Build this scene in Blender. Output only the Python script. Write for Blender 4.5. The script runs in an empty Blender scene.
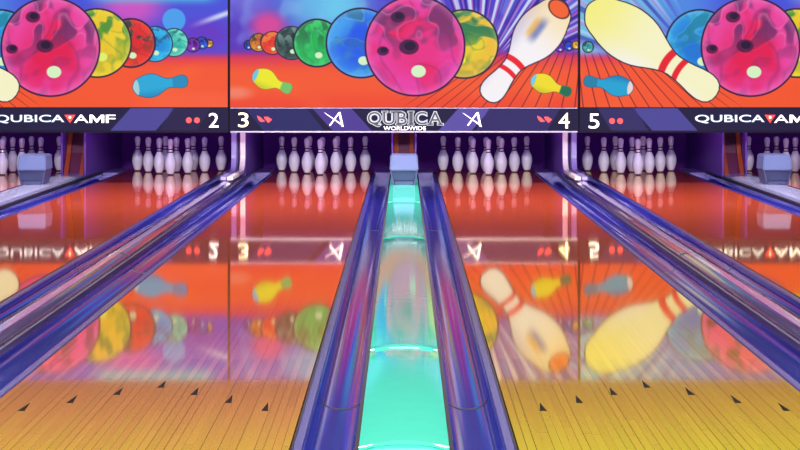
import bpy, bmesh, math, random
import numpy as np
random.seed(4)
C = bpy.context.scene.collection
PI = math.pi
F, CX, HY, H = 1914.0, 404.0, 66.0, 1.148      # focal length in px, vanishing point, eye height
DM = 18.39                                      # distance of the masking front
PM = F / DM                                     # px per metre there
HEAD = 20.36                                    # distance of the head pins
PITCH = 3.36                                    # width of one lane pair
LIN, LOUT = 0.342, 1.396                        # lane edges, from the middle of a pair
LW = LOUT - LIN
GW = 0.212                                      # gutter width
BASE = -0.09                                    # sub-floor

def lin(c):
    out = []
    for v in c[:3]:
        v = v / 255.0
        out.append(v / 12.92 if v <= 0.04045 else ((v + 0.055) / 1.055) ** 2.4)
    return (out[0], out[1], out[2], 1.0)

# ---------------------------------------------------------------- materials
def mat(name, rgb, rough=0.5, metal=0.0, spec=0.5, coat=0.0, emit=0.0, var=0.08, scale=12.0, raw=False):
    m = bpy.data.materials.new(name); m.use_nodes = True
    nt = m.node_tree; N = nt.nodes; L = nt.links
    b = N['Principled BSDF']
    col = rgb if raw else lin(rgb)
    tc = N.new('ShaderNodeTexCoord'); no = N.new('ShaderNodeTexNoise')
    no.inputs['Scale'].default_value = scale; no.inputs['Detail'].default_value = 3
    L.new(tc.outputs['Object'], no.inputs['Vector'])
    mx = N.new('ShaderNodeMix'); mx.data_type = 'RGBA'
    mx.inputs['A'].default_value = tuple(max(0, v * (1 - var)) for v in col[:3]) + (1,)
    mx.inputs['B'].default_value = tuple(min(1, v * (1 + var)) for v in col[:3]) + (1,)
    L.new(no.outputs['Fac'], mx.inputs['Factor'])
    L.new(mx.outputs['Result'], b.inputs['Base Color'])
    b.inputs['Roughness'].default_value = rough
    b.inputs['Metallic'].default_value = metal
    b.inputs['Specular IOR Level'].default_value = spec
    b.inputs['Coat Weight'].default_value = coat
    b.inputs['Coat Roughness'].default_value = 0.04
    if emit:
        L.new(mx.outputs['Result'], b.inputs['Emission Color'])
        b.inputs['Emission Strength'].default_value = emit
    return m

def varnished(m, top, power, tint, rough):
    """swap the principled shader for a diffuse body under a gloss that grows towards grazing angles"""
    nt = m.node_tree; N = nt.nodes; L = nt.links
    b = N['Principled BSDF']; src = b.inputs['Base Color'].links[0].from_socket
    df = N.new('ShaderNodeBsdfDiffuse'); L.new(src, df.inputs['Color'])
    gl = N.new('ShaderNodeBsdfGlossy'); gl.inputs['Color'].default_value = tint; gl.inputs['Roughness'].default_value = rough
    lw = N.new('ShaderNodeLayerWeight'); lw.inputs['Blend'].default_value = 0.5
    pw = N.new('ShaderNodeMath'); pw.operation = 'POWER'; L.new(lw.outputs['Facing'], pw.inputs[0]); pw.inputs[1].default_value = power
    ma = N.new('ShaderNodeMath'); ma.operation = 'MULTIPLY_ADD'; L.new(pw.outputs[0], ma.inputs[0]); ma.inputs[1].default_value = top - 0.04; ma.inputs[2].default_value = 0.04
    ms = N.new('ShaderNodeMixShader'); L.new(ma.outputs[0], ms.inputs[0]); L.new(df.outputs[0], ms.inputs[1]); L.new(gl.outputs[0], ms.inputs[2])
    L.new(ms.outputs[0], N['Material Output'].inputs['Surface']); N.remove(b)
    return m

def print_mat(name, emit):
    """printed film with added glow standing in for its front light: the colour comes from the print itself"""
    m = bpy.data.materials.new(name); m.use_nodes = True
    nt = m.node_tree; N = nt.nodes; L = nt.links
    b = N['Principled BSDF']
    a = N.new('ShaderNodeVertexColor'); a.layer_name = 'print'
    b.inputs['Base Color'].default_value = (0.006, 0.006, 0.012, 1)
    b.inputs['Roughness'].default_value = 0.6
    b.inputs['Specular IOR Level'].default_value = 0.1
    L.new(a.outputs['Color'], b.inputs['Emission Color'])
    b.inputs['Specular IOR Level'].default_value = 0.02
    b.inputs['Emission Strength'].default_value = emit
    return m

def wood_mat(name, near, tint):
    m = bpy.data.materials.new(name); m.use_nodes = True
    nt = m.node_tree; N = nt.nodes; L = nt.links
    b = N['Principled BSDF']
    tc = N.new('ShaderNodeTexCoord'); sp = N.new('ShaderNodeSeparateXYZ')
    L.new(tc.outputs['Object'], sp.inputs[0])
    def math_(op, a, bb=None, c=None):
        n = N.new('ShaderNodeMath'); n.operation = op
        for i, v in enumerate((a, bb, c)):
            if v is None: continue
            if isinstance(v, (int, float)): n.inputs[i].default_value = v
            else: L.new(v, n.inputs[i])
        return n.outputs[0]
    bw = LW / 39
    u = math_('DIVIDE', math_('ADD', sp.outputs['X'], LW / 2), bw)
    bid = math_('FLOOR', u); fr = math_('FRACT', u)
    # each board broken in lengths, staggered from board to board
    wn0 = N.new('ShaderNodeTexWhiteNoise'); wn0.noise_dimensions = '1D'; L.new(bid, wn0.inputs['W'])
    seg = math_('ADD', math_('DIVIDE', sp.outputs['Y'], 1.1), math_('MULTIPLY', wn0.outputs['Value'], 7.0))
    sid = math_('FLOOR', seg); sfr = math_('FRACT', seg)
    cb = N.new('ShaderNodeCombineXYZ'); L.new(bid, cb.inputs[0]); L.new(sid, cb.inputs[1])
    wn = N.new('ShaderNodeTexWhiteNoise'); wn.noise_dimensions = '2D'; L.new(cb.outputs[0], wn.inputs['Vector'])
    # length-wise species, maple then pine, with the yellow-to-red run of light painted in
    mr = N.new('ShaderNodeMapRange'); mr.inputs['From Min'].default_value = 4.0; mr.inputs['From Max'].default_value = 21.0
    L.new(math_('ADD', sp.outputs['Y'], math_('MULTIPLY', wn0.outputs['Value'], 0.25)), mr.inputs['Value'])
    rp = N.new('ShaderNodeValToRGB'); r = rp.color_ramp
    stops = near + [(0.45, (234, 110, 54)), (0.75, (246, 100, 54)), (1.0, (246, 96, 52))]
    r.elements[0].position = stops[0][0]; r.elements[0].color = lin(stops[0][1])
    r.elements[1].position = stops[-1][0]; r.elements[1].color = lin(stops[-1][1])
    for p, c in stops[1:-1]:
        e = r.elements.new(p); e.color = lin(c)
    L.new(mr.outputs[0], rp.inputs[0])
    # grain
    mp = N.new('ShaderNodeMapping'); mp.inputs['Scale'].default_value = (90, 1.6, 1)
    L.new(tc.outputs['Object'], mp.inputs[0])
    ns = N.new('ShaderNodeTexNoise'); ns.inputs['Scale'].default_value = 1.0; ns.inputs['Detail'].default_value = 4
    L.new(mp.outputs[0], ns.inputs['Vector'])
    tone = math_('ADD', math_('MULTIPLY', wn.outputs['Value'], 0.09), math_('MULTIPLY', ns.outputs['Fac'], 0.16))
    tone = math_('ADD', tone, 0.87)
    # joints between boards: strength varies from board to board
    edge = math_('LESS_THAN', fr, 0.10)
    wj = N.new('ShaderNodeTexWhiteNoise'); wj.noise_dimensions = '1D'; L.new(math_('ADD', bid, 0.37), wj.inputs['W'])
    es = math_('MULTIPLY', edge, math_('MULTIPLY', math_('POWER', wj.outputs['Value'], 0.9), 0.7))
    endj = math_('MULTIPLY', math_('LESS_THAN', sfr, 0.008), 0.12)
    # splice behind the arrows: every other board is a darker one there
    odd = math_('MODULO', bid, 2.0)
    inn = math_('MULTIPLY', math_('GREATER_THAN', sp.outputs['Y'], 7.0), math_('LESS_THAN', sp.outputs['Y'], 7.5))
    tone = math_('MULTIPLY', tone, math_('SUBTRACT', 1.0, math_('MULTIPLY', math_('MULTIPLY', odd, inn), 0.22)))
    dark = math_('SUBTRACT', 1.0, math_('MAXIMUM', es, endj))
    val = math_('MULTIPLY', tone, dark)
    mx = N.new('ShaderNodeMix'); mx.data_type = 'RGBA'; mx.blend_type = 'MULTIPLY'; mx.inputs['Factor'].default_value = 1
    L.new(rp.outputs[0], mx.inputs['A']); L.new(val, mx.inputs['B'])
    N.remove(b)
    # varnished wood: diffuse boards under an amber tinted gloss whose strength follows the angle
    df = N.new('ShaderNodeBsdfDiffuse'); L.new(mx.outputs['Result'], df.inputs['Color'])
    gl = N.new('ShaderNodeBsdfGlossy'); gl.inputs['Color'].default_value = tint; gl.inputs['Roughness'].default_value = 0.04
    lw = N.new('ShaderNodeLayerWeight'); lw.inputs['Blend'].default_value = 0.5
    fac = math_('ADD', 0.04, math_('MULTIPLY', 0.92, math_('POWER', lw.outputs['Facing'], 2.6)))
    ms = N.new('ShaderNodeMixShader'); L.new(fac, ms.inputs[0]); L.new(df.outputs[0], ms.inputs[1]); L.new(gl.outputs[0], ms.inputs[2])
    L.new(ms.outputs[0], N['Material Output'].inputs['Surface'])
    return m

M = dict(
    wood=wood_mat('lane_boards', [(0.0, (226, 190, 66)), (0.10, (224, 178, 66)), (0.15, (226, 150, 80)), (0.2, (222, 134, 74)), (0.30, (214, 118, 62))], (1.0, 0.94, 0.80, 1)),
    wood_yellow_lit=wood_mat('lane_boards_yellow_lit', [(0.0, (222, 206, 56)), (0.10, (220, 200, 54)), (0.15, (222, 176, 60)), (0.2, (220, 160, 62)), (0.30, (216, 132, 58))], (1.0, 0.98, 0.66, 1)),  # same boards, the yellower light on the right lanes put into the colour
    ink=mat('inlaid_dark_wood', (14, 12, 11), 0.6, spec=0.05),
    gutter=mat('gutter_purple', (62, 74, 196), 0.11, 0.6, 0.4, 0.0),
    flange=mat('gutter_flange', (48, 50, 128), 0.3, 0.2, 0.15),
    seam=mat('seam_black', (16, 12, 26), 0.5),
    ridge=mat('divider_lilac', (48, 36, 100), 0.16, 0.2, 0.6, 0.5),
    ridge_highlight=mat('divider_highlight', (186, 178, 226), 0.2, 0.2, 0.6, 0.5),
    lip=mat('lip_dark_purple', (40, 30, 70), 0.3),
    cap=varnished(mat('cap_cyan_lit', (84, 240, 208), 0.12), 0.85, 2.6, (0.95, 0.95, 1, 1), 0.07),  # cyan light on the cap is put into its base colour
    capw=mat('cap_pale_lit', (160, 166, 200), 0.2, 0, 0.5, 0.3),  # outer caps: paler reflected light put into the colour
    strip=mat('cap_joint', (70, 196, 172), 0.6, 0, 0.1),
    stripw=mat('cap_joint_highlight', (226, 226, 236), 0.2, 0, 0.6),
    pin=mat('pin_white', (232, 230, 240), 0.22, 0, 0.5, 0.3, var=0.03),
    stripe=mat('pin_stripe', (66, 24, 40), 0.4),
    pinbase=mat('pin_base', (60, 54, 66), 0.5),
    hood=mat('hood_grey_blue', (78, 92, 140), 0.4, 0, 0.5),
    hooddark=mat('hood_front', (52, 58, 100), 0.5),
    rail=mat('rail_orange_brown', (168, 72, 36), 0.4),
    kick=mat('kickback_purple', (98, 50, 156), 0.5),
    kickface=mat('kickback_face', (74, 36, 116), 0.5),
    curtain=mat('pit_curtain', (124, 52, 172), 0.8, spec=0.1),
    cream=mat('cream_lit_trim', (236, 224, 214), 0.25),  # lit copy of the edge trim, its brightness put into the colour
    lilac=mat('lilac_trim', (150, 138, 196), 0.3),
    block=mat('gutter_block', (112, 92, 160), 0.35),
    maroon=mat('lift_board', (104, 44, 78), 0.5),
    frame=mat('panel_frame', (16, 12, 22), 0.6, spec=0.1),
    silver=mat('silver_trim', (140, 136, 158), 0.3, 0.2),
wall=mat('wall_purple', (30, 24, 44), 0.9, spec=0.05),
    ceil=mat('ceiling_dark', (56, 50, 70), 0.9, spec=0.1),
    floor=mat('subfloor', (40, 34, 50), 0.8),
    approach=mat('approach_maple', (206, 160, 92), 0.2, coat=0.3),
    lett=mat('lettering_silver', (176, 204, 214), 0.4, emit=0.5),  # lettering and red marks also get an added glow of their own
    letw=mat('lettering_white', (246, 246, 250), 0.4, emit=0.8),
    letc=mat('lettering_cream', (250, 238, 190), 0.4, emit=0.8),
    letg=mat('lettering_grey', (130, 142, 150), 0.4, emit=0.5),
    letd=mat('lettering_dark', (36, 38, 50), 0.5, emit=0.3),
    red=mat('mark_red', (206, 50, 46), 0.5, emit=0.45),
    art=print_mat('emissive_print', 0.92),  # added emission in place of lamps shining on the print
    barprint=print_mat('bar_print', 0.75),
)

# ---------------------------------------------------------------- object helpers
def obj(name, bm, m, parent=None, loc=(0, 0, 0), smooth=False):
    me = bpy.data.meshes.new(name)
    bmesh.ops.recalc_face_normals(bm, faces=bm.faces)
    bm.to_mesh(me); bm.free()
    me.materials.append(m)
    if smooth:
        for p in me.polygons: p.use_smooth = True
    o = bpy.data.objects.new(name, me); C.objects.link(o)
    o.location = loc
    if parent: o.parent = parent
    return o

def tag(o, label, cat, group=None):
    o['label'] = label; o['category'] = cat
    if group: o['group'] = group
    return o

def struct(o): o['kind'] = 'structure'; return o

def thing(name, loc):
    o = bpy.data.objects.new(name, None); C.objects.link(o); o.location = loc
    o.empty_display_size = 0.1
    return o

def box(x0, x1, y0, y1, z0, z1, bev=0.0, bm=None):
    bm2 = bmesh.new()
    vs = [bm2.verts.new((x, y, z)) for x in (x0, x1) for y in (y0, y1) for z in (z0, z1)]
    for f in ((0, 1, 3, 2), (4, 6, 7, 5), (0, 4, 5, 1), (2, 3, 7, 6), (0, 2, 6, 4), (1, 5, 7, 3)):
        bm2.faces.new([vs[i] for i in f])
    if bev:
        bmesh.ops.bevel(bm2, geom=bm2.edges[:], offset=bev, segments=2, affect='EDGES', profile=0.6)
    if bm is None: return bm2
    me = bpy.data.meshes.new('tmp'); bm2.to_mesh(me); bm2.free(); bm.from_mesh(me); bpy.data.meshes.remove(me)
    return bm

def prism(profile, y0, y1, bm=None):
    """closed (x, z) outline swept along y"""
    bm = bm or bmesh.new()
    a = [bm.verts.new((x, y0, z)) for x, z in profile]
    b = [bm.verts.new((x, y1, z)) for x, z in profile]
    n = len(profile)
    for i in range(n):
        j = (i + 1) % n
        bm.faces.new((a[i], a[j], b[j], b[i]))
    bm.faces.new(a); bm.faces.new(b[::-1])
    return bm

def sweep_rect(path, w, t, bm=None):
    """strip of width w (x) and thickness t along a list of (x, y, z) points lying in about the y-z plane"""
    bm = bm or bmesh.new()
    rings = []
    n = len(path)
    for i, p in enumerate(path):
        q0 = path[max(0, i - 1)]; q1 = path[min(n - 1, i + 1)]
        dy, dz = q1[1] - q0[1], q1[2] - q0[2]
        l = math.hypot(dy, dz) or 1
        ny, nz = -dz / l, dy / l
        rings.append([bm.verts.new((p[0] + sx * w / 2, p[1] + ny * st * t / 2, p[2] + nz * st * t / 2))
                      for sx, st in ((-1, -1), (1, -1), (1, 1), (-1, 1))])
    for a, b in zip(rings, rings[1:]):
        for i in range(4):
            j = (i + 1) % 4
            bm.faces.new((a[i], a[j], b[j], b[i]))
    bm.faces.new(rings[0]); bm.faces.new(rings[-1][::-1])
    return bm

def lathe(prof, seg=28):
    bm = bmesh.new(); rings = []
    for r, z in prof:
        if r < 1e-5: rings.append([bm.verts.new((0, 0, z))])
        else: rings.append([bm.verts.new((r * math.cos(2 * PI * k / seg), r * math.sin(2 * PI * k / seg), z)) for k in range(seg)])
    for a, b in zip(rings, rings[1:]):
        for k in range(seg):
            l = (k + 1) % seg
            if len(a) == 1 and len(b) == 1: continue
            if len(a) == 1: bm.faces.new((a[0], b[k], b[l]))
            elif len(b) == 1: bm.faces.new((a[k], a[l], b[0]))
            else: bm.faces.new((a[k], a[l], b[l], b[k]))
    if len(rings[0]) > 1: bm.faces.new(rings[0][::-1])
    if len(rings[-1]) > 1: bm.faces.new(rings[-1])
    return bm

def shade_auto(o, ang=40):
    me = o.data
    for p in me.polygons: p.use_smooth = True
    me.set_sharp_from_angle(angle=math.radians(ang))

# ---------------------------------------------------------------- the setting
RX = 5.6                                        # half width of the hall that is built
BY = 22.3
struct(obj('floor', box(-RX, RX, 2.07, BY, BASE - 0.1, BASE), M['floor']))
struct(obj('floor_approach', box(-RX, RX, -5, 2.07, BASE - 0.1, 0), M['approach']))
struct(obj('wall_back', box(-RX, RX, BY, BY + 0.1, BASE - 0.1, 3.3), M['curtain']))
struct(obj('wall_left', box(-RX - 0.1, -RX, -5, BY, BASE - 0.1, 3.3), M['wall']))
struct(obj('wall_right', box(RX, RX + 0.1, -5, BY, BASE - 0.1, 3.3), M['wall']))
struct(obj('wall_front', box(-RX, RX, -5.1, -5, BASE - 0.1, 3.3), M['wall']))
struct(obj('ceiling', box(-RX, RX, -5, BY, 3.2, 3.3), M['ceil']))
struct(obj('wall_upper', box(-RX, RX, DM + 0.06, DM + 0.14, 0.56, 3.2), M['wall']))

# ---------------------------------------------------------------- lanes
ARC = [(-15, 6.45), (-10, 6.60), (-5, 6.76), (0, 6.91), (5, 6.76), (10, 6.60), (15, 6.45)]
lane_c = {1: -PITCH - 0.869, 2: -PITCH + 0.869, 3: -0.869, 4: 0.869, 5: PITCH - 0.869, 6: PITCH + 0.869}
lane_lab = {
    1: 'polished wooden lane at the far left edge, beyond the pale cap left of lane 2',
    2: 'polished reddish wooden bowling lane ending under the number 2',
    3: 'polished orange wooden bowling lane ending under the number 3, left of the aqua cap',
    4: 'polished yellow orange wooden bowling lane ending under the number 4, right of the aqua cap',
    5: 'polished reddish wooden bowling lane ending under the number 5',
    6: 'polished wooden lane at the far right edge, beyond the pale cap right of lane 5'}
for n, cx in lane_c.items():
    o = obj('bowling_lane', box(-LW / 2 + 0.003, LW / 2 - 0.003, 2.07, 21.3, BASE, 0), M['wood' if n < 4 else 'wood_yellow_lit'], loc=(cx, 0, 0))
    tag(o, lane_lab[n], 'bowling lane', 'bowling lanes')
    if n in (3, 4):
        bw = LW / 39
        for k, d in ARC:
            bm = bmesh.new(); y = d
            x = k * bw; w = bw * 0.42; l = 0.16
            top = [bm.verts.new(v) for v in ((x - w, y - l / 2, 0.0008), (x + w, y - l / 2, 0.0008), (x, y + l / 2, 0.0008))]
            bot = [bm.verts.new((v.co.x, v.co.y, -0.004)) for v in top]
            bm.faces.new(top); bm.faces.new(bot[::-1])
            for i in range(3):
                j = (i + 1) % 3; bm.faces.new((top[i], bot[i], bot[j], top[j]))
            obj('arrow', bm, M['ink'], o)

# ---------------------------------------------------------------- gutters
def trough(sgn, off=0.0):
    """top line of a gutter from the lane edge outwards (sgn = direction away from the lane)"""
    pts = []
    a0, a1, dep = 0.042, 0.2, 0.062
    for i in range(17):
        t = PI * i / 16
        x = (a0 + a1) / 2 - (a1 - a0) / 2 * math.cos(t)
        z = -0.004 - dep * math.sin(t) ** 0.8
        pts.append((sgn * x, z + off))
    return pts

def gutter(edge_x, sgn, seams, label, lipm):
    root = thing('gutter', (edge_x, 0, BASE))
    y0, y1 = 2.07, 20.4
    t = trough(sgn)
    z = -BASE
    prof = [(sgn * 0.038, BASE), (sgn * 0.038, -0.004)] + t + [(sgn * 0.2105, 0.02), (sgn * 0.2105, BASE)]
    o = obj('trough', prism([(x, zz + z) for x, zz in prof], y0, y1), M['gutter'], root); shade_auto(o, 35)
    obj('flange', prism([(sgn * x, zz + z) for x, zz in ((0.006, BASE), (0.006, -0.006), (0.01, -0.001), (0.034, -0.001), (0.0375, -0.005), (0.0375, BASE))], y0, y1), M['flange'], root)
    obj('edge_seam', prism([(sgn * x, zz + z) for x, zz in ((0.0, BASE), (0.0, -0.006), (0.0058, -0.008), (0.0058, BASE))], y0, y1), M['seam'], root)
    obj('side_lip', prism([(sgn * x, zz + z) for x, zz in ((0.196, 0.0), (0.196, 0.028), (0.2112, 0.028), (0.2112, 0.0))], y0, y1), lipm, root)
    for s in seams:
        up = trough(sgn, 0.0012); lo = trough(sgn, -0.003)
        obj('joint_seam', prism([(x, zz + z) for x, zz in up + lo[::-1]], s - 0.012, s + 0.012), M['seam'], root)
    # pale end piece beyond the trough
    tag(root, label, 'gutter', 'lane gutters')
    bm = box(sgn * 0.03, sgn * 0.2, 20.42, 21.2, 0.0, z + 0.012, 0.008) if sgn > 0 else box(-0.2, -0.03, 20.42, 21.2, 0.0, z + 0.012, 0.008)
    obj('end_plate', bm, M['block'], root)
    return root

for n, cx in lane_c.items():
    for s in (-1, 1):
        if (n == 1 and s < 0) or (n == 6 and s > 0): continue
        inner = (s > 0) if n in (1, 3, 5) else (s < 0)      # next to a ball return cap
        cap = {1: 'pale left cap', 2: 'pale left cap', 3: 'aqua cap', 4: 'aqua cap', 5: 'pale right cap', 6: 'pale right cap'}[n]
        lab = ('purple gutter of lane %d, between its boards and the %s' % (n, cap)) if inner else \
              ('purple gutter of lane %d, between its boards and the raised divider beside lane %d' % (n, {2: 3, 3: 2, 4: 5, 5: 4}[n]))
        gutter(cx + s * LW / 2, s, (6.76, 14.1) if inner else (5.2, 11.2), lab, M['seam'] if inner else M['lip'])

# ---------------------------------------------------------------- dividers between the pairs
def divider(x, label):
    root = thing('lane_divider', (x, 0, BASE))
    z = -BASE
    hw = PITCH / 2 - LOUT - GW - 0.0005
    obj('base', prism([(-hw, 0), (hw, 0), (hw, z + 0.02), (-hw, z + 0.02)], 2.07, 19.42), M['lip'], root)
    pr = []
    for i in range(21):
        t = PI * i / 20
        pr.append((-(hw - 0.002) * math.cos(t), z + 0.0205 + 0.034 * math.sin(t) ** 0.55))
    o = obj('ridge_rail', prism(pr, 2.07, 19.2), M['ridge'], root); shade_auto(o, 50)
    tp = [(px * 1.0, pz) for px, pz in pr if abs(px) < 0.024]  # pale strip that paints the highlight along the ridge
    o = obj('highlight_strip', prism([(px, pz + 0.003) for px, pz in tp] + [(px, pz - 0.004) for px, pz in tp[::-1]], 2.07, 19.2), M['ridge_highlight'], root); shade_auto(o, 50)
    for s in (5.2, 11.2, 17.2):
        q = [(px * 1.02, pz + 0.0035) for px, pz in pr]
        obj('joint_seam', prism(q + [(px * 0.9, pz - 0.006) for px, pz in pr[::-1]], s - 0.01, s + 0.01), M['seam'], root)
    tag(root, label, 'lane divider', 'lane dividers')
divider(-PITCH / 2, 'raised lilac divider rail between lanes 2 and 3, seen running to the lower left')
divider(PITCH / 2, 'raised lilac divider rail between lanes 4 and 5, seen running to the lower right')

# ---------------------------------------------------------------- ball return caps and hoods
def cap(x, m, ms, label, seams):
    root = thing('ball_return_cap', (x, 0, BASE))
    z = -BASE; hw = 0.1295
    obj('base', prism([(-hw, 0), (hw, 0), (hw, z + 0.03), (-hw, z + 0.03)], 2.07, 19.3), M['seam'], root)
    top = []
    for i in range(17):
        u = -1 + 2 * i / 16
        top.append((u * hw, z + 0.057 + 0.009 * (1 - abs(u) ** 3.0)))
    edges = [2.07] + seams + [19.3]
    for a, b in zip(edges, edges[1:]):
        bm = bmesh.new(); rows = []
        ys = [a + 0.004, a + 0.03, a + 0.1] + [a + 0.1 + (b - a - 0.16) * k / 8 for k in range(1, 9)] + [b - 0.025, b - 0.004]
        for y in ys:
            e = min(y - a, b - y)
            drop = 0.006 * max(0, 1 - e / 0.05) ** 2
            arc = lambda u, y=y: y
            rows.append([bm.verts.new((tx, y - 0.05 * (1 - (tx / hw) ** 2) * 0, tz - drop)) for tx, tz in top] +
                        [bm.verts.new((hw, y, z + 0.03)), bm.verts.new((-hw, y, z + 0.03))])
        for r0, r1 in zip(rows, rows[1:]):
            for i in range(len(r0)):
                j = (i + 1) % len(r0)
                bm.faces.new((r0[i], r0[j], r1[j], r1[i]))
        bm.faces.new(rows[0]); bm.faces.new(rows[-1][::-1])
        o = obj('cap_section', bm, m, root); shade_auto(o, 35)
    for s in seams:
        # arched strip at the joint, painting the pale highlight on its lip
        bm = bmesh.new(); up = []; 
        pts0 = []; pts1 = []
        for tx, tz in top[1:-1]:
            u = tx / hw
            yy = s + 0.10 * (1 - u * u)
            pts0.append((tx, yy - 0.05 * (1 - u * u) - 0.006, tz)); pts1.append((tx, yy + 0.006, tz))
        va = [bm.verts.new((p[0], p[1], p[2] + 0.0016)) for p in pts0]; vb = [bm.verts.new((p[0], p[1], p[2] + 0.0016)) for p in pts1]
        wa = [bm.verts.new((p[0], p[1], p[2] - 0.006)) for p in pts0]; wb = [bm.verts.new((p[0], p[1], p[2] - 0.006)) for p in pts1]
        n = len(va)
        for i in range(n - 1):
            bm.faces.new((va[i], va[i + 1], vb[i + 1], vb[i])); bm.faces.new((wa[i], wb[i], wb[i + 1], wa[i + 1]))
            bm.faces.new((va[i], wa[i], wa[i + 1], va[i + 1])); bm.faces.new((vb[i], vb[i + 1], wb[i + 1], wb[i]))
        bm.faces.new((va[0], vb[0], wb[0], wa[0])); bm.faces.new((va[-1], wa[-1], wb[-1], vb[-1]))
        obj('joint_highlight', bm, ms, root)
    return tag(root, label, 'ball return cap', 'ball return caps')
cap(0, M['cap'], M['strip'], 'glossy aqua cap running down the middle between lanes 3 and 4', [5.42, 7.34, 12.1, 15.3])
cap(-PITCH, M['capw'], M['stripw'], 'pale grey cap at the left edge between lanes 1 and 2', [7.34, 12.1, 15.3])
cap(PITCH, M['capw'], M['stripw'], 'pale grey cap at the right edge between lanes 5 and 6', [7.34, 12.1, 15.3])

def hood(x, label):
    root = thing('ball_return_hood', (x, 17.45, 0.0666))
    # upper shell: wide visor with sloped front, narrowing towards the floor
    def taper(w0, w1, y0, y1, z0, z1, lean, bev):
        bm = bmesh.new(); vs = []
        for z, w, dy in ((z0, w0, 0.0), (z1, w1, lean)):
            vs.append([bm.verts.new(v) for v in ((-w, y0 + dy, z), (w, y0 + dy, z), (w, y1, z), (-w, y1, z))])
        a, b = vs
        bm.faces.new(a); bm.faces.new(b[::-1])
        for i in range(4):
            j = (i + 1) % 4; bm.faces.new((a[i], a[j], b[j], b[i]))
        bmesh.ops.bevel(bm, geom=bm.edges[:], offset=bev, segments=3, affect='EDGES')
        return bm
    o = obj('hood_shell', taper(0.132, 0.122, -0.02, 0.34, 0.125, 0.27, 0.03, 0.012), M['hood'], root); shade_auto(o, 30)
    o = obj('front_panel', taper(0.09, 0.122, 0.02, 0.3, 0.03, 0.124, -0.02, 0.006), M['hooddark'], root); shade_auto(o, 30)
    for s in (-1, 1):
        bm = bmesh.new()
        a = [bm.verts.new(v) for v in ((s * 0.128, -0.005, 0.124), (s * 0.112, -0.005, 0.124), (s * 0.085, 0.0, 0.0), (s * 0.102, 0.0, 0.0))]
        b = [bm.verts.new((v.co.x, 0.3, v.co.z)) for v in a]
        bm.faces.new(a); bm.faces.new(b[::-1])
        for i in range(4):
            j = (i + 1) % 4; bm.faces.new((a[i], a[j], b[j], b[i]))
        obj('side_foot', bm, M['hooddark'], root)
    obj('base_plate', box(-0.084, 0.084, 0.0, 0.3, 0.0, 0.029, 0.004), M['hooddark'], root)
    return tag(root, label, 'ball return hood', 'ball return hoods')
hood(0, 'blue grey ball return hood at the far end of the aqua cap')
hood(-PITCH - 0.035, 'blue grey ball return hood on the pale cap at the left edge')
hood(PITCH + 0.045, 'blue grey ball return hood on the pale cap at the right edge')

for x, where in ((0, 'on the aqua cap'), (-PITCH, 'at the left edge'), (PITCH, 'at the right edge')):
    z = 0.078
    root = thing('ball_lift', (x, 19.36, BASE))
    for sg in (-1, 1):
        path = [(sg * 0.08, 0.0, 0.015), (sg * 0.08, 0.3, 0.34), (sg * 0.08, 0.5, 0.9)]
        obj('lift_rail', sweep_rect(path, 0.044, 0.03), M['rail'], root)
    path = [(0, 0.05, 0.015), (0, 0.35, 0.34), (0, 0.55, 0.9)]
    obj('back_board', sweep_rect(path, 0.12, 0.02), M['maroon'], root)
    tag(root, 'leaning maroon lift with orange brown rails behind the hood ' + where, 'ball lift', 'ball lifts')

# ---------------------------------------------------------------- kickbacks
KY0, KY1 = 19.45, 21.9
KZ = 0.9
def kickback(x, w, face_sgn, trim, label):
    root = thing('kickback', (x, KY0, BASE))
    obj('side_panel', box(-w / 2, w / 2, 0, KY1 - KY0, 0, KZ, 0.004), M['kick'], root)
    tag(root, label, 'kickback panel', 'kickback panels')
    if trim:
        px = face_sgn * (w / 2 - 0.026)
        tx = -face_sgn * 0.006                       # towards the middle of the divider
        path = [(px, -0.022, KZ - 0.12), (px, -0.022, 0.33)]
        for i in range(1, 9):
            t = PI / 2 * i / 8
            path.append((px + (tx - px) * 0.25 * i / 8, -0.022 - 0.20 * (1 - math.cos(t)), 0.33 - 0.155 * math.sin(t)))
        for i in range(1, 6):
            path.append((px + (tx - px) * (0.25 + 0.75 * i / 5), -0.222 - 0.22 * i, 0.175 - 0.0005 * i))
        obj('edge_trim', sweep_rect(path, 0.05, 0.03), trim, root)
        obj('front_face', box(-w / 2 + 0.004, w / 2 - 0.004, -0.006, -0.0005, 0.12, KZ - 0.01), M['kickface'], root)
    return root
DX = PITCH / 2
for n, cx in lane_c.items():
    for s in (-1, 1):
        if (n == 1 and s < 0) or (n == 6 and s > 0): continue
        inner = (s > 0) if n in (1, 3, 5) else (s < 0)
        sd = 'right' if s > 0 else 'left'
        if inner:
            x = cx + s * (LW / 2 + GW + 0.012)
            kickback(x, 0.02, -s, None, 'purple side panel standing %s of the pins of lane %d' % (sd, n))
        else:
            x = cx + s * (LW / 2 + GW + 0.0345)
            tr = M['cream'] if n in (3, 4) else M['lilac']
            kickback(x, 0.068, -s, tr, '%s purple side panel with %s front trim %s of the pins of lane %d' %
                     ('dark', 'cream' if n in (3, 4) else 'lilac', sd, n))

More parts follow.
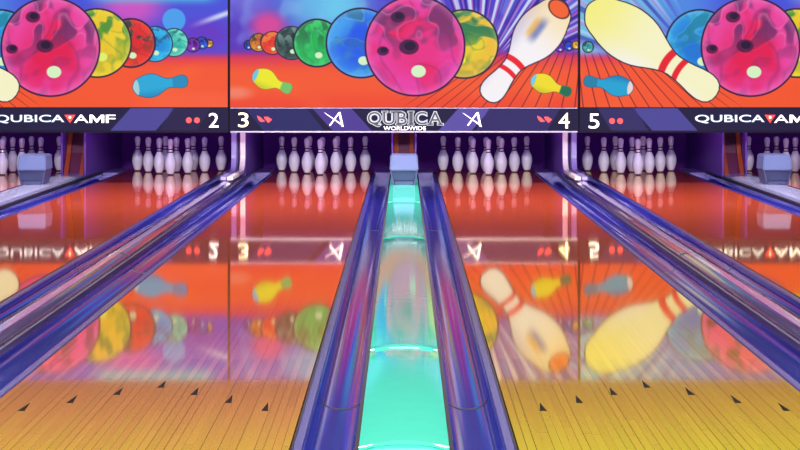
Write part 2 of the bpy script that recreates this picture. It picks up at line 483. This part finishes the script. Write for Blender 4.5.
# ---------------------------------------------------------------- pins
IN = 0.0254
PP = [(0.0, 0.0), (1.0, 0.0), (1.06, 0.12), (1.414, 0.75), (1.74, 1.5), (1.953, 2.25), (2.13, 2.8), (2.255, 3.375), (2.35, 3.95), (2.383, 4.5), (2.36, 5.2),
      (2.282, 5.875), (2.1, 6.6), (1.852, 7.25), (1.53, 7.95), (1.236, 8.625), (0.983, 9.375), (0.90, 10.0), (0.935, 10.875), (1.047, 11.75),
      (1.203, 12.625), (1.265, 13.3), (1.26, 13.7), (1.15, 14.25), (0.9, 14.66), (0.5, 14.92), (0, 15.0)]
def pin_r(z):
    for (r0, z0), (r1, z1) in zip(PP[1:], PP[2:]):
        if z0 <= z <= z1: return r0 + (r1 - r0) * (z - z0) / (z1 - z0)
pin0 = obj('bowling_pin', lathe([(r * IN, z * IN) for r, z in PP]), M['pin']); shade_auto(pin0, 50)
def band(z0, z1, m, nm):
    zs = [z0 + (z1 - z0) * i / 4 for i in range(5)]
    pr = [((pin_r(zs[0]) - 0.03) * IN, zs[0] * IN)] + [((pin_r(z) + 0.02) * IN, z * IN) for z in zs] + [((pin_r(zs[-1]) - 0.03) * IN, zs[-1] * IN)]
    o = obj(nm, lathe(pr), m, pin0); shade_auto(o, 50); return o
parts0 = [band(9.15, 9.65, M['stripe'], 'neck_stripe'), band(10.35, 10.85, M['stripe'], 'neck_stripe'), band(0.02, 0.42, M['pinbase'], 'base_ring')]
SP = 12 * IN; RW = SP * math.sqrt(3) / 2
spots = [(0, 0, 'head pin, foremost of the ten'), (-.5, 1, 'left pin of the second row'), (.5, 1, 'right pin of the second row'),
         (-1, 2, 'left pin of the third row'), (0, 2, 'middle pin of third row'), (1, 2, 'right pin of the third row'),
         (-1.5, 3, 'left end pin of the back row'), (-.5, 3, 'second from left in back row'),
         (.5, 3, 'second from right in back row'), (1.5, 3, 'right end pin of the back row')]
first = True
LW_ = {1: 'on the far left lane', 2: 'under number two', 3: 'left of the aqua cap', 4: 'right of the aqua cap',
       5: 'under number five', 6: 'on the far right lane'}
for n, cx in lane_c.items():
    for sx, row, lab in spots:
        X = cx + sx * SP + {2: 0.032, 3: -0.012, 4: 0.018, 5: -0.026}.get(n, 0); Y = HEAD - 0.2 + row * RW
        px = CX + X * F / Y
        if px < -6 or px > 806: continue
        if first: p = pin0; first = False
        else:
            p = pin0.copy(); C.objects.link(p)
            for q in parts0:
                c = q.copy(); C.objects.link(c); c.parent = p
        p.location = (X, Y, 0.0005); p.rotation_euler.z = random.uniform(0, 6)
        tag(p, 'white bowling pin %s, %s' % (LW_[n], lab), 'bowling pin', 'pins ' + LW_[n])

# ---------------------------------------------------------------- raster painter for the printed faces (numpy, in photo pixels)
def sm(a, b, x):
    t = np.clip((x - a) / (b - a), 0, 1); return t * t * (3 - 2 * t)
class Paint:
    def __init__(s, x0, x1, y0, y1, S):
        s.x0, s.x1, s.y0, s.y1, s.S = x0, x1, y0, y1, S
        s.nx = int(round((x1 - x0) * S)) + 1; s.ny = int(round((y1 - y0) * S)) + 1
        s.K = 3
        # K x K sub-samples per grid point
        gx = np.linspace(x0, x1, s.nx); gy = np.linspace(y0, y1, s.ny)
        off = (np.arange(s.K) - (s.K - 1) / 2) / s.K / S
        xs = (gx[:, None] + off[None, :]).ravel(); ys = (gy[:, None] + off[None, :]).ravel()
        s.X, s.Y = np.meshgrid(xs, ys)
        s.img = np.zeros(s.X.shape + (3,))
    def fill(s, mask, col):
        col = np.asarray(col, float)
        if col.ndim == 1: col = col / 255.0
        m = np.asarray(mask, float)[..., None]
        s.img = s.img * (1 - m) + col * m
    def cells(s):
        K = s.K
        a = s.img.reshape(s.ny, K, s.nx, K, 3).mean(axis=(1, 3))
        g = a.mean(axis=2, keepdims=True); a = np.clip(g + (a - g) * 1.12, 0, 1)     # richer inks
        a = a * 0.75 + 0.25 * (a * a * (3 - 2 * a))
        return np.where(a <= 0.04045, a / 12.92, ((np.clip(a, 0, 1) + 0.055) / 1.055) ** 2.4)
    def noise(s, sc, seed, ang=0.0):
        r = np.random.RandomState(seed); v = 0
        for k in range(6):
            a = r.uniform(0, 6.28); f = sc * r.uniform(0.6, 1.9); p = r.uniform(0, 6.28)
            b = r.uniform(0, 6.28); g = sc * r.uniform(0.5, 1.4)
            v = v + np.sin(f * (s.X * math.cos(a) + s.Y * math.sin(a)) + p + 1.5 * np.sin(g * (s.X * math.cos(b) + s.Y * math.sin(b))))
        return v / 6
    def ball(s, cx, cy, r, c1, c2, c3, seed, spot=(0.07, 0.5), spotc=(214, 244, 196), ink=(24, 14, 44), bright=1.0):
        d = np.hypot(s.X - cx, s.Y - cy)
        m = np.clip((r - d) * 2 + 0.5, 0, 1)
        n1 = s.noise(3.6 / r, seed); n2 = s.noise(6.0 / r, seed + 50); n3 = s.noise(11.0 / r, seed + 90)
        c1, c2, c3 = [np.array(c) / 255.0 for c in (c1, c2, c3)]
        w = np.clip(sm(-0.3, 0.3, n1 + 0.3 * n3) * 0.55 + sm(0.35, 0.95, d / r) * 0.6, 0, 1)[..., None]
        col = c1 * w + c2 * (1 - w)
        up = sm(0.35, -0.45, (s.Y - cy) / r)
        dk = (sm(-0.02, 0.3, n2 + 0.35 * n3 + 0.12 * up) * (0.22 + 0.6 * up))[..., None]
        col = col * (1 - dk) + c3 * dk
        vein = (np.exp(-(n1 / 0.05) ** 2) * 0.30)[..., None]; col = col * (1 - vein) + c3 * vein
        hi = (np.exp(-((n2 - 0.05) / 0.05) ** 2) * 0.35 * up)[..., None]; col = col * (1 - hi) + (0.5 + 0.5 * c1) * hi
        rim = sm(0.80, 1.0, d / r)[..., None] * 0.35
        col = col * (1 - rim) + (c1 * 0.5 + 0.5) * rim
        s.fill(m, col)
        ring = np.clip((np.minimum(r, 1e9) - d) * 2 + 0.5, 0, 1) - np.clip((r - (1.7 if r > 20 else 1.0) - d) * 2 + 0.5, 0, 1)
        s.fill(np.clip(ring, 0, 1) * 0.9, ink)
        e = np.hypot((s.X - cx - spot[0] * r) / 1.2, s.Y - cy - spot[1] * r)
        s.fill(np.clip((0.115 * r + 0.3 - e) * 1.5 + 0.5, 0, 1), spotc)
    def pinshape(s, bx, by, hx, hy, wid, body, shade, base=None, stripes=None, head=None, ink=(20, 16, 36), inkw=1.1, tint=None):
        L = math.hypot(hx - bx, hy - by); ux, uy = (hx - bx) / L, (hy - by) / L
        t = ((s.X - bx) * ux + (s.Y - by) * uy) / L
        v = (-(s.X - bx) * uy + (s.Y - by) * ux)
        zz = np.array([z / 15.0 for r, z in PP]); rr = np.array([r / 2.383 for r, z in PP])
        order = np.argsort(zz, kind='stable')
        rnd = lambda q: np.sqrt(np.clip(q / 0.07, 0, 1) * (2 - np.clip(q / 0.07, 0, 1)))
        w = np.interp(t, zz[order], rr[order]) * wid * rnd(t)
        w = np.where((t < 0) | (t > 1), -3, w)
        m = np.clip((w - np.abs(v)) * 1.6 + 0.5, 0, 1)
        mo = np.zeros_like(m)
        for a in range(8):   # ink outline: the shape pushed out a little
            dx, dy = inkw * math.cos(a * PI / 4), inkw * math.sin(a * PI / 4)
            X2, Y2 = s.X + dx, s.Y + dy
            t2 = ((X2 - bx) * ux + (Y2 - by) * uy) / L; v2 = (-(X2 - bx) * uy + (Y2 - by) * ux)
            w2 = np.where((t2 < 0) | (t2 > 1), -3, np.interp(t2, zz[order], rr[order]) * wid * rnd(t2))
            mo = np.maximum(mo, np.clip((w2 - np.abs(v2)) * 1.6 + 0.5, 0, 1))
        s.fill(mo, ink)
        body = np.array(body) / 255.0; shade = np.array(shade) / 255.0
        k = sm(0.15, 1.0, v / wid)[..., None]
        col = body * (1 - k) + shade * k
        if tint is not None:
            kt = sm(0.5, 0.0, t)[..., None] * 0.75; col = col * (1 - kt) + np.array(tint) / 255.0 * kt
        s.fill(m, col)
        if base is not None: s.fill(m * np.clip((0.085 + 0.03 * (1 - (v / wid) ** 2 * 2) - t) * L * 1.5 + .5, 0, 1), base)
        if stripes is not None:
            for a, b in ((0.585, 0.64), (0.685, 0.73)):
                c = -0.06 * (v / wid) ** 2
                s.fill(m * np.clip((t + c - a) * L, 0, 1) * np.clip((b - t - c) * L, 0, 1), stripes)
        if head is not None: s.fill(m * np.clip((t - 0.72) * L, 0, 1), head)

def rays(P, ox, oy, seed, x_from, x_to, amount=1.0, ymax=56):
    a = np.arctan2(P.Y - oy, P.X - ox)
    st = np.sin(a * 37 + seed) * 0.5 + np.sin(a * 71 + 2 * seed) * 0.35 + np.sin(a * 113) * 0.3
    reg = sm(x_from, x_to, P.X) * sm(ymax, ymax - 14, P.Y) * amount
    P.fill(reg * sm(0.1, 0.6, st), (206, 212, 240))
    P.fill(reg * sm(-0.2, -0.7, st), (52, 40, 140))
    st2 = np.sin(a * 53 + 1.0)
    P.fill(reg * sm(0.75, 0.95, st2) * 0.8, (176, 110, 190))

def lanelines(P, ox, oy, mask, n):
    # dark joint lines of the printed lane running out from (ox, oy)
    u = (P.X - ox) / (P.Y - oy) * n
    d = np.abs(u - np.round(u)) / n * (P.Y - oy)
    P.fill(np.clip((0.55 - d) * 1.6 + 0.4, 0, 1) * mask * 0.8, (70, 24, 30))

Y0, Y1 = -9.0, 107.2
def art_middle():
    P = Paint(229.8, 578.2, Y0, Y1, 2)
    X, Y = P.X, P.Y
    P.fill(np.ones_like(X), (84, 78, 190))
    P.fill(sm(0, 1, (Y + 13) / 60) * 0.7, (104, 60, 170))
    P.fill(sm(70, 10, np.hypot(X - 325, (Y - 5) * 1.4)), (110, 180, 226))
    P.fill(sm(34, 6, np.hypot(X - 250, (Y + 2) * 1.0)) * .5, (150, 150, 220))
    P.fill(sm(26, 6, np.hypot(X - 268, (Y - 26) * 1.2)), (206, 84, 150))
    P.fill(sm(-0.1, 0.5, P.noise(0.12, 3)) * 0.35 * sm(56, 40, Y), (150, 190, 236))
    rays(P, 478, 78, 0.7, 400, 470)
    hz = 52 + 0.0 * X
    fl = sm(hz - 4, hz + 7, Y)
    low = np.array((196, 58, 104)) / 255.0; mid = np.array((236, 98, 46)) / 255.0; bot = np.array((230, 84, 44)) / 255.0
    k = sm(50, 74, Y)[..., None]; k2 = sm(85, 107, Y)[..., None]
    col = (low * (1 - k) + mid * k) * (1 - k2) + bot * k2
    P.fill(fl, col)
    P.fill(sm(20, 4, np.hypot((X - 236) * 0.8, (Y - 93) * 2)) * .5, (240, 170, 170))
    P.fill(sm(0.2, 0.7, P.noise(0.05, 8)) * fl * 0.25, (250, 130, 60))
    lanelines(P, 588, -12, fl * sm(392, 430, X + (107 - Y) * 0.2), 9)
    P.fill(sm(30, 8, np.hypot(X - 342, Y - 8)) * .6, (120, 206, 236))
    P.ball(248.5, 45, 5, (70, 110, 220), (30, 60, 150), (20, 30, 70), 5)
    P.ball(258.5, 42.5, 9.5, (214, 150, 40), (190, 90, 40), (70, 60, 30), 7)
    P.ball(272.5, 43, 12, (228, 84, 40), (200, 50, 30), (236, 140, 60), 9)
    P.ball(291.5, 43, 17, (64, 84, 76), (30, 50, 46), (120, 150, 140), 11)
    P.ball(317, 43, 24.5, (70, 196, 110), (30, 170, 84), (44, 110, 70), 13)
    P.ball(361, 43, 35.5, (80, 160, 232), (40, 96, 220), (60, 120, 150), 16)
    P.ball(464, 44, 35, (232, 186, 60), (226, 206, 50), (24, 110, 84), 21, spot=(-0.1, 0.45), spotc=(240, 240, 60))
    P.ball(415, 46, 50.5, (226, 80, 164), (220, 44, 96), (104, 56, 100), 23)
    for hx, hy, hr in ((398, 17, 6), (383, 51, 5), (409, 47, 8)):
        e = np.hypot((X - hx) / 1.3, Y - hy)
        P.fill(np.clip((hr - e) * 1.2, 0, 1) * .9, (70, 24, 66))
        P.fill(np.clip((hr * .6 - np.hypot((X - hx - 1) / 1.3, Y - hy + 1)) * 1.2, 0, 1), (30, 12, 40))
    P.ball(560, 47, 5.5, (150, 60, 200), (90, 40, 170), (50, 20, 90), 31)
    P.ball(569, 46, 5, (60, 110, 230), (40, 70, 190), (20, 30, 90), 33)
    P.ball(576, 45, 4.5, (236, 190, 50), (220, 150, 40), (120, 80, 30), 35)
    P.pinshape(564, 2, 485.5, 99, 23.0, (252, 248, 250), (206, 200, 226), stripes=(226, 44, 44), tint=(250, 216, 150))
    ua = (X - 559) * 0.629 - (Y - 9) * 0.777; va = (X - 559) * 0.777 + (Y - 9) * 0.629
    P.fill(np.clip((1.12 - np.hypot(ua / 8.0, va / 11.5)) * 8, 0, 1), (40, 24, 36))
    P.fill(np.clip((1 - np.hypot(ua / 8.0, va / 11.5)) * 8, 0, 1), (236, 106, 44))
    e = np.abs((X - 538) + (Y - 30) * 0.75) ; along = np.abs((Y - 30) - (X - 538) * 0.75)
    P.fill(sm(9, 1, e) * sm(24, 6, along) * 0.75, (96, 110, 170))
    P.fill(sm(7, 1, np.abs((X - 531) + (Y - 30) * 0.75)) * sm(20, 6, along) * 0.6, (226, 160, 60))
    P.pinshape(531, 79, 571, 93, 9.5, (236, 216, 40), (200, 196, 40), base=(130, 200, 220), head=(30, 110, 84), ink=(120, 90, 30), inkw=.5)
    P.pinshape(253, 74, 291.5, 90, 10.0, (232, 228, 40), (196, 200, 50), base=(120, 196, 226), head=(120, 190, 110), ink=(150, 110, 40), inkw=.5)
    P.fill(sm(577.6, 578.2, X) * .6, (20, 10, 40))
    return P
def art_outer():
    # drawn around the centre x = 54 (left panel in the photo)
    P = Paint(54 - 174.2, 54 + 174.2, Y0, Y1, 2)
    X, Y = P.X, P.Y
    P.fill(np.ones_like(X), (78, 92, 206))
    P.fill(sm(-10, 50, Y) * .6, (112, 74, 190))
    P.fill(sm(-50, -130, X) * 0.8, (150, 206, 226))
    P.fill(sm(60, 6, np.hypot(X + 20, (Y - 8))) * .8, (90, 150, 220))
    P.fill(sm(44, 8, np.hypot((X - 132) * 0.9, (Y - 6) * 1.4)), (196, 96, 190))
    P.fill(sm(8, -6, Y) * sm(80, 110, X) * sm(226, 200, X) * .85, (96, 214, 220))
    P.fill(sm(30, 8, np.hypot((X - 205) * 0.9, (Y - 34) * 1.4)) * .7, (110, 60, 180))
    P.fill(sm(-20, -60, X) * sm(56, 40, Y) * .8, (120, 190, 220)); rays(P, 20, 86, 1.9, -10, -50, 0.55)
    s1 = np.abs((Y - 14) - 0.35 * (225 - X)); P.fill(sm(5, 0, s1) * sm(185, 222, X) * .9, (220, 226, 246))
    fl = sm(50, 60, Y + (X < 60) * 0)
    low = np.array((200, 60, 110)) / 255.0; mid = np.array((236, 96, 46)) / 255.0
    k = sm(50, 70, Y)[..., None]; P.fill(fl, low * (1 - k) + mid * k)
    P.fill(sm(0.2, 0.7, P.noise(0.05, 18)) * fl * 0.3, (248, 124, 60))
    P.fill(sm(18, 3, np.abs(Y - 100 - (X - 150) * 0.05)) * fl * sm(120, 160, X) * .35, (250, 120, 90))
    lanelines(P, -130, -12, fl * sm(52, 10, X - (107 - Y) * 0.2), 9)
    e = np.hypot(X - 174, Y - 20); P.fill(np.clip(12 - e, 0, 1) * .8, (84, 176, 236))
    P.ball(-112, 47, 6, (120, 200, 180), (60, 150, 150), (30, 60, 80), 41)
    P.ball(209, 43.5, 4.5, (236, 200, 50), (226, 120, 40), (60, 80, 60), 43)
    P.ball(202, 43, 6.5, (60, 120, 226), (40, 70, 180), (20, 30, 90), 44)
    P.ball(193, 45, 7.5, (150, 70, 190), (110, 40, 150), (50, 20, 80), 45)
    P.ball(174, 42.5, 14.5, (120, 216, 196), (60, 180, 160), (30, 110, 110), 46)
    P.ball(155, 44, 18, (60, 180, 226), (30, 140, 206), (20, 90, 130), 47)
    P.ball(131, 43, 25, (226, 70, 44), (206, 50, 40), (44, 66, 56), 48)
    P.ball(97, 43, 35, (236, 206, 50), (226, 190, 40), (60, 130, 50), 52, spot=(0.15, 0.4), spotc=(220, 240, 120))
    P.ball(0, 44, 35, (70, 166, 226), (30, 120, 200), (30, 130, 150), 54)
    P.ball(50.5, 47, 50, (228, 84, 158), (214, 36, 84), (100, 50, 96), 57)
    for hx, hy, hr in ((33, 17, 6), (45, 46, 7), (12, 49, 5)):
        P.fill(np.clip((hr - np.hypot((X - hx) / 1.3, Y - hy)) * 1.2, 0, 1) * .9, (84, 24, 66))
        P.fill(np.clip((hr * .6 - np.hypot((X - hx - 1) / 1.3, Y - hy + 1)) * 1.2, 0, 1), (34, 12, 44))
    P.pinshape(-112, 6, 16, 95, 27, (250, 246, 200), (250, 248, 240), stripes=(220, 40, 44), tint=(244, 236, 120))
    P.pinshape(133, 88, 187.5, 80.5, 11.5, (52, 166, 206), (40, 140, 186), base=(166, 206, 214), head=(44, 140, 180), ink=(24, 80, 110), inkw=.6)
    P.pinshape(-67, 88.5, -116, 80.5, 10.0, (40, 160, 200), (30, 130, 176), base=(236, 214, 214), head=(36, 130, 160), ink=(24, 80, 110), inkw=.6)
    return P
BY0, BY1 = 108.2, 130.6
def bar_print(cx, style):
    P = Paint(cx - 174.2, cx + 174.2, BY0, BY1, 2)
    X, Y = P.X - cx, P.Y - 119.5
    P.fill(np.ones_like(X), (36, 34, 66))
    P.fill(sm(0.0, 0.6, P.noise(0.03, 61)) * .4, (52, 42, 84))
    def quad(x0, x1, sl, col, a):
        P.fill(np.clip((X - x0 - sl * Y) * 1.2, 0, 1) * np.clip((x1 + sl * Y - X) * 1.2, 0, 1) * a, col)
    if style == 'middle':
        quad(-150, -88, 0.8, (58, 62, 120), .8)
        quad(-82, -42, 0.9, (104, 84, 168), .9)
        quad(44, 78, -0.9, (120, 108, 190), .9)
        quad(78, 150, -0.6, (66, 60, 116), .9)
        P.fill(sm(0.1, .6, P.noise(0.06, 64)) * .25, (100, 110, 180))
    else:
        for s in (-1, 1):
            if s > 0: quad(66, 112, -0.9, (104, 100, 176), .85); quad(112, 150, -0.6, (52, 46, 84), .8)
            else: quad(-112, -66, 0.9, (104, 100, 176), .85); quad(-150, -112, 0.6, (70, 66, 120), .8)
    return P

def raster_obj(P, name, m, parent, ox, oz, ydep):
    """turn the painted grid into a fine mesh whose corners carry the print"""
    nx, ny = P.nx, P.ny
    gx = (np.linspace(P.x0, P.x1, nx) - CX) / PM - ox
    gz = H - (np.linspace(P.y0, P.y1, ny) - HY) / PM - oz
    XX, ZZ = np.meshgrid(gx, gz)
    co = np.stack([XX.ravel(), np.full(XX.size, ydep), ZZ.ravel()], 1)
    idx = np.arange(nx * ny).reshape(ny, nx)
    q = np.stack([idx[:-1, :-1], idx[1:, :-1], idx[1:, 1:], idx[:-1, 1:]], -1).reshape(-1, 4)
    me = bpy.data.meshes.new(name)
    me.vertices.add(len(co)); me.vertices.foreach_set('co', co.ravel().astype(np.float32))
    me.loops.add(q.size); me.loops.foreach_set('vertex_index', q.ravel().astype(np.int32))
    me.polygons.add(len(q)); me.polygons.foreach_set('loop_start', (np.arange(len(q)) * 4).astype(np.int32))
    me.update(calc_edges=True)
    at = me.color_attributes.new('print', 'FLOAT_COLOR', 'POINT')
    c = np.ones((nx * ny, 4), np.float32); c[:, :3] = P.cells().reshape(-1, 3)
    at.data.foreach_set('color', c.ravel())
    me.materials.append(m)
    o = bpy.data.objects.new(name, me); C.objects.link(o); o.parent = parent
    return o

# ---------------------------------------------------------------- masking units
def zof(py): return H - (py - HY) / PM
def xof(px): return (px - CX) / PM

def text_mesh(s, x0, x1, y0, y1, offset=0.0, shear=0.0, depth=0.0015):
    """letters fitted to a box given in photo pixels, as a bmesh in world x/z (y = 0 is the front)"""
    cu = bpy.data.curves.new('t', 'FONT'); cu.body = s; cu.offset = offset; cu.shear = shear; cu.resolution_u = 4
    cu.extrude = 0.01
    o = bpy.data.objects.new('t', cu); C.objects.link(o)
    dg = bpy.context.evaluated_depsgraph_get()
    me = bpy.data.meshes.new_from_object(o.evaluated_get(dg))
    bpy.data.objects.remove(o); bpy.data.curves.remove(cu)
    bm = bmesh.new(); bm.from_mesh(me); bpy.data.meshes.remove(me)
    xs = [v.co.x for v in bm.verts]; ys = [v.co.y for v in bm.verts]
    ax, bx, ay, by = min(xs), max(xs), min(ys), max(ys)
    for v in bm.verts:
        u = (v.co.x - ax) / (bx - ax); w = (v.co.y - ay) / (by - ay); d = v.co.z
        v.co = (xof(x0 + (x1 - x0) * u), -depth / 2 - depth / 2 * (1 if d > 0 else -1), zof(y1 + (y0 - y1) * w))
    return bm

def poly(pts, depth=0.0015, bm=None):
    bm = bm or bmesh.new()
    a = [bm.verts.new((xof(x), -depth, zof(y))) for x, y in pts]
    b = [bm.verts.new((xof(x), 0, zof(y))) for x, y in pts]
    bm.faces.new(a); bm.faces.new(b[::-1])
    for i in range(len(pts)):
        j = (i + 1) % len(pts); bm.faces.new((a[i], b[i], b[j], a[j]))
    return bm

def shift(bm, ox, oz, y=0.0):
    for v in bm.verts: v.co.x -= ox; v.co.z -= oz; v.co.y += y
    return bm

def disc(px, py, r): return [(px + r * math.cos(2 * PI * k / 14), py + r * math.sin(2 * PI * k / 14)) for k in range(14)]

arts = {}
def masking(cxpx, style, where):
    ox = xof(cxpx); hw = 174.6 / PM
    # picture panel
    oz = zof(107.6)
    top = zof(-9.2)
    root = obj('emissive_masking_panel', box(-hw, hw, 0.0, 0.06, 0, top - oz), M['frame'], loc=(ox, DM, oz))
    if style == 'middle': lab = 'picture panel with added glow above lanes 3 and 4 showing bowling balls and tumbling pins'
    else: lab = 'picture sign with added glow and a big pink ball at the %s edge of the view' % ('left' if where == '1 and 2' else 'right')
    tag(root, lab, 'picture sign', 'picture panels over the pins')
    if style not in arts:
        P = art_middle() if style == 'middle' else art_outer()
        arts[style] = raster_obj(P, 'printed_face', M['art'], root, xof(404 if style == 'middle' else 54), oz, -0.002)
    else:
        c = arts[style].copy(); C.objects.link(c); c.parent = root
    for s in (-1, 1):
        x = s * hw
        obj('edge_strip', box(x - 0.008 if s > 0 else x, x if s > 0 else x + 0.008, -0.012, -0.0005, 0, top - oz), M['frame'], root)
    # printed bar with the lane numbers
    bz = zof(132.6); bt = zof(107.7)
    bar = obj('number_sign', box(-hw, hw, 0.0, 0.06, 0, bt - bz), M['frame'], loc=(ox, DM, bz))
    P = bar_print(cxpx, style)
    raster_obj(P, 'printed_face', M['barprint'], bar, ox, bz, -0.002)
    def put(nm, bm, m, y=-0.0025): return obj(nm, shift(bm, ox, bz, y), m, bar)
    if style == 'middle':
        put('top_trim', poly([(230.5, 107.7), (577.5, 107.7), (577.5, 108.4), (230.5, 108.4)], 0.006), M['silver'])
        put('bottom_trim', poly([(230.5, 131.0), (577.5, 131.0), (577.5, 132.5), (230.5, 132.5)], 0.006), M['silver'])
        put('lane_number', text_mesh('3', 238.2, 248.5, 112.6, 127.2, 0.0), M['letc'])
        put('lane_number', text_mesh('4', 558.6, 569.5, 112.8, 128.4, 0.0), M['letc'])
        for a in (257, 537):
            put('red_mark', poly([(a, 115.5), (a + 4, 117.5), (a + 8, 121.5), (a + 4, 122), (a + 1.5, 120)]), M['red'])
            put('red_mark', poly([(a + 7, 116.8), (a + 11, 116.8), (a + 15, 119.5), (a + 11.5, 123), (a + 8.5, 120)]), M['red'])
        for a in (335, 473):
            bm = poly([(a - 11, 112.2), (a + 7.6, 124.4), (a + 8, 126.4), (a - 9, 114)])
            poly([(a + 3.4, 112.6), (a + 5.4, 112.2), (a - 4.4, 125.6), (a - 6, 125.4)], bm=bm)
            put('star_emblem', bm, M['letw'])
            put('star_emblem', poly([(a + 3.4, 112.4), (a + 5.4, 112.2), (a + 8.6, 126.8), (a + 6.6, 126.4)], 0.0012), M['letw'], -0.0027)
        # outlined serif capitals
        def logo(off, grow, nm, m, y):
            adv = [(367.5, 381.5, 'Q'), (383, 395, 'U'), (397, 407, 'B'), (409, 413, 'I'), (415, 427, 'C'), (428.5, 442, 'A')]
            for x0, x1, ch in adv:
                bm = text_mesh(ch, x0 - grow, x1 + grow, 111.6 - grow, (126.6 if ch == 'Q' else 124.6) + grow, off)
                if ch in 'UBIA':
                    xs = {'U': (x0 + 1.8, x1 - 1.8), 'B': (x0 + 1.6,), 'I': ((x0 + x1) / 2,), 'A': (x0 + 1.6, x1 - 1.6)}[ch]
                    for sx in xs:
                        for yy in ((111.9,) if ch == 'U' else (124.3,) if ch == 'A' else (111.9, 124.3)):
                            poly([(sx - 3 - grow, yy - .7 - grow), (sx + 3 + grow, yy - .7 - grow), (sx + 3 + grow, yy + .7 + grow), (sx - 3 - grow, yy + .7 + grow)], bm=bm)
                o = put(nm, bm, m, y)
                if nm == 'inlay': o.parent = letters[ch]
                else: letters[ch] = o
        letters = {}
        logo(0.07, 0.5, 'logo_letter', M['letg'], -0.0025)
        logo(0.0, -0.25, 'inlay', M['letd'], -0.0045)
        put('lettering', text_mesh('WORLDWIDE', 383.5, 426, 126.2, 130.2, 0.005), M['letw'])
    else:
        d = cxpx - 54
        put('lettering', text_mesh('QUBICA', -5 + d, 64.5 + d, 114.8, 123.4, 0.012), M['lett'])
        put('lettering', text_mesh('A', 74 + d, 88.5 + d, 114.8, 122.8, 0.0), M['letw'])
        a, b, t, u = 89.6 + d, 104.2 + d, 114.8, 122.8
        bm = poly([(a, u), (a, t), (a + 2.6, t), (a + 2.6, u)]); poly([(b - 2.6, u), (b - 2.6, t), (b, t), (b, u)], bm=bm)
        m_ = (a + b) / 2
        poly([(a + 2.6, t), (a + 3.2, t), (m_, u - 3.4), (b - 3.2, t), (b - 2.6, t), (b - 2.6, t + 2.4), (m_ + .6, u - .4), (m_ - .6, u - .4), (a + 2.6, t + 2.4)], bm=bm)
        put('lettering', bm, M['letw'])
        put('lettering', text_mesh('F', 106 + d, 115.5 + d, 114.8, 122.8, 0.0), M['letw'])
        put('triangle_emblem', poly([(64.5 + d, 114.8), (75.5 + d, 114.8), (70 + d, 123.2)]), M['red'])
        put('emblem_spot', poly(disc(70 + d, 117.3, 1.3)), M['letc'], -0.0042)
        if where == '1 and 2':
            put('lane_number', text_mesh('2', 208.8, 218.6, 113.0, 127.4, 0.0), M['letw'])
            for x in (188.8, 197.0): put('red_mark', poly(disc(x, 120.3, 2.9)), M['red'])
        else:
            put('lane_number', text_mesh('5', 588.8, 599.2, 113.6, 128.6, 0.0), M['letw'])
            for x in (612, 620.2): put('red_mark', poly(disc(x, 121, 2.9)), M['red'])
    if style == 'middle': lab = 'dark printed bar under the middle picture panel with lane numbers 3 and 4'
    else: lab = 'dark printed bar with %s' % ('lane number 2 at its right end' if where == '1 and 2' else 'lane number 5 at its left end')
    tag(bar, lab, 'number sign', 'printed number bars')
    # dark cornice over the picture
    tz0, tz1 = zof(-9.4), zof(-14.0)
    struct(obj('trim_%d' % (1 if where == '1 and 2' else 2 if style == 'middle' else 3), box(-hw, hw, 0.0, 0.06, 0, tz1 - tz0, 0.004), M['frame'], loc=(ox, DM, tz0)))
masking(54, 'outer', '1 and 2')
masking(404, 'middle', '')
masking(754, 'outer', '5 and 6')

# ---------------------------------------------------------------- lamps
def area(name, loc, target, sx, sy, power, col):
    l = bpy.data.lights.new(name, 'AREA'); l.shape = 'RECTANGLE'; l.size = sx; l.size_y = sy
    l.energy = power; l.color = col
    o = bpy.data.objects.new(name, l); C.objects.link(o); o.location = loc
    from mathutils import Vector
    d = Vector(target) - Vector(loc); o.rotation_euler = d.to_track_quat('-Z', 'Y').to_euler()
    return o
area('ceiling_lamp_approach', (0, 5.0, 3.1), (0, 6.5, 0), 9.0, 1.2, 580, (1.0, 0.97, 0.92))
area('fill_lamp_mid', (0, 11.0, 3.1), (0, 11.5, 0), 9.5, 1.0, 45, (1.0, 0.88, 0.85))  # unseen fill added over the middle of the lanes
area('fill_lamp_far', (0, 16.0, 3.1), (0, 16.4, 0), 9.5, 0.8, 700, (1.0, 0.86, 0.92))  # unseen fill added to brighten the far boards
hl = area('hall_lamp', (0, 0.5, 2.9), (0, 20, 0.1), 9.0, 0.5, 170, (0.95, 0.95, 1.0)); hl.data.spread = math.radians(50)
for n, cx in lane_c.items():
    area('pin_lamp', (cx, 19.0, 0.86), (cx, 21.2, 0.0), 1.2, 0.08, 8.5, (0.58, 0.36, 1.0))

w = bpy.data.worlds.new('World'); bpy.context.scene.world = w; w.use_nodes = True
w.node_tree.nodes['Background'].inputs[0].default_value = (0.25, 0.2, 0.5, 1)
w.node_tree.nodes['Background'].inputs[1].default_value = 0.3

# ---------------------------------------------------------------- camera
cam = bpy.data.cameras.new('camera'); co = bpy.data.objects.new('camera', cam); C.objects.link(co)
co.location = (0, 0, H); co.rotation_euler = (PI / 2, 0, 0)
cam.sensor_width = 36; cam.lens = F / 800 * 36
cam.shift_x = (400 - CX) / 800; cam.shift_y = (HY - 225) / 800
cam.clip_end = 100
S = bpy.context.scene; S.camera = co
S.view_settings.view_transform = 'Standard'; S.view_settings.look = 'None'
S.view_settings.gamma = 1; S.view_settings.exposure = 0; S.view_settings.use_curve_mapping = False
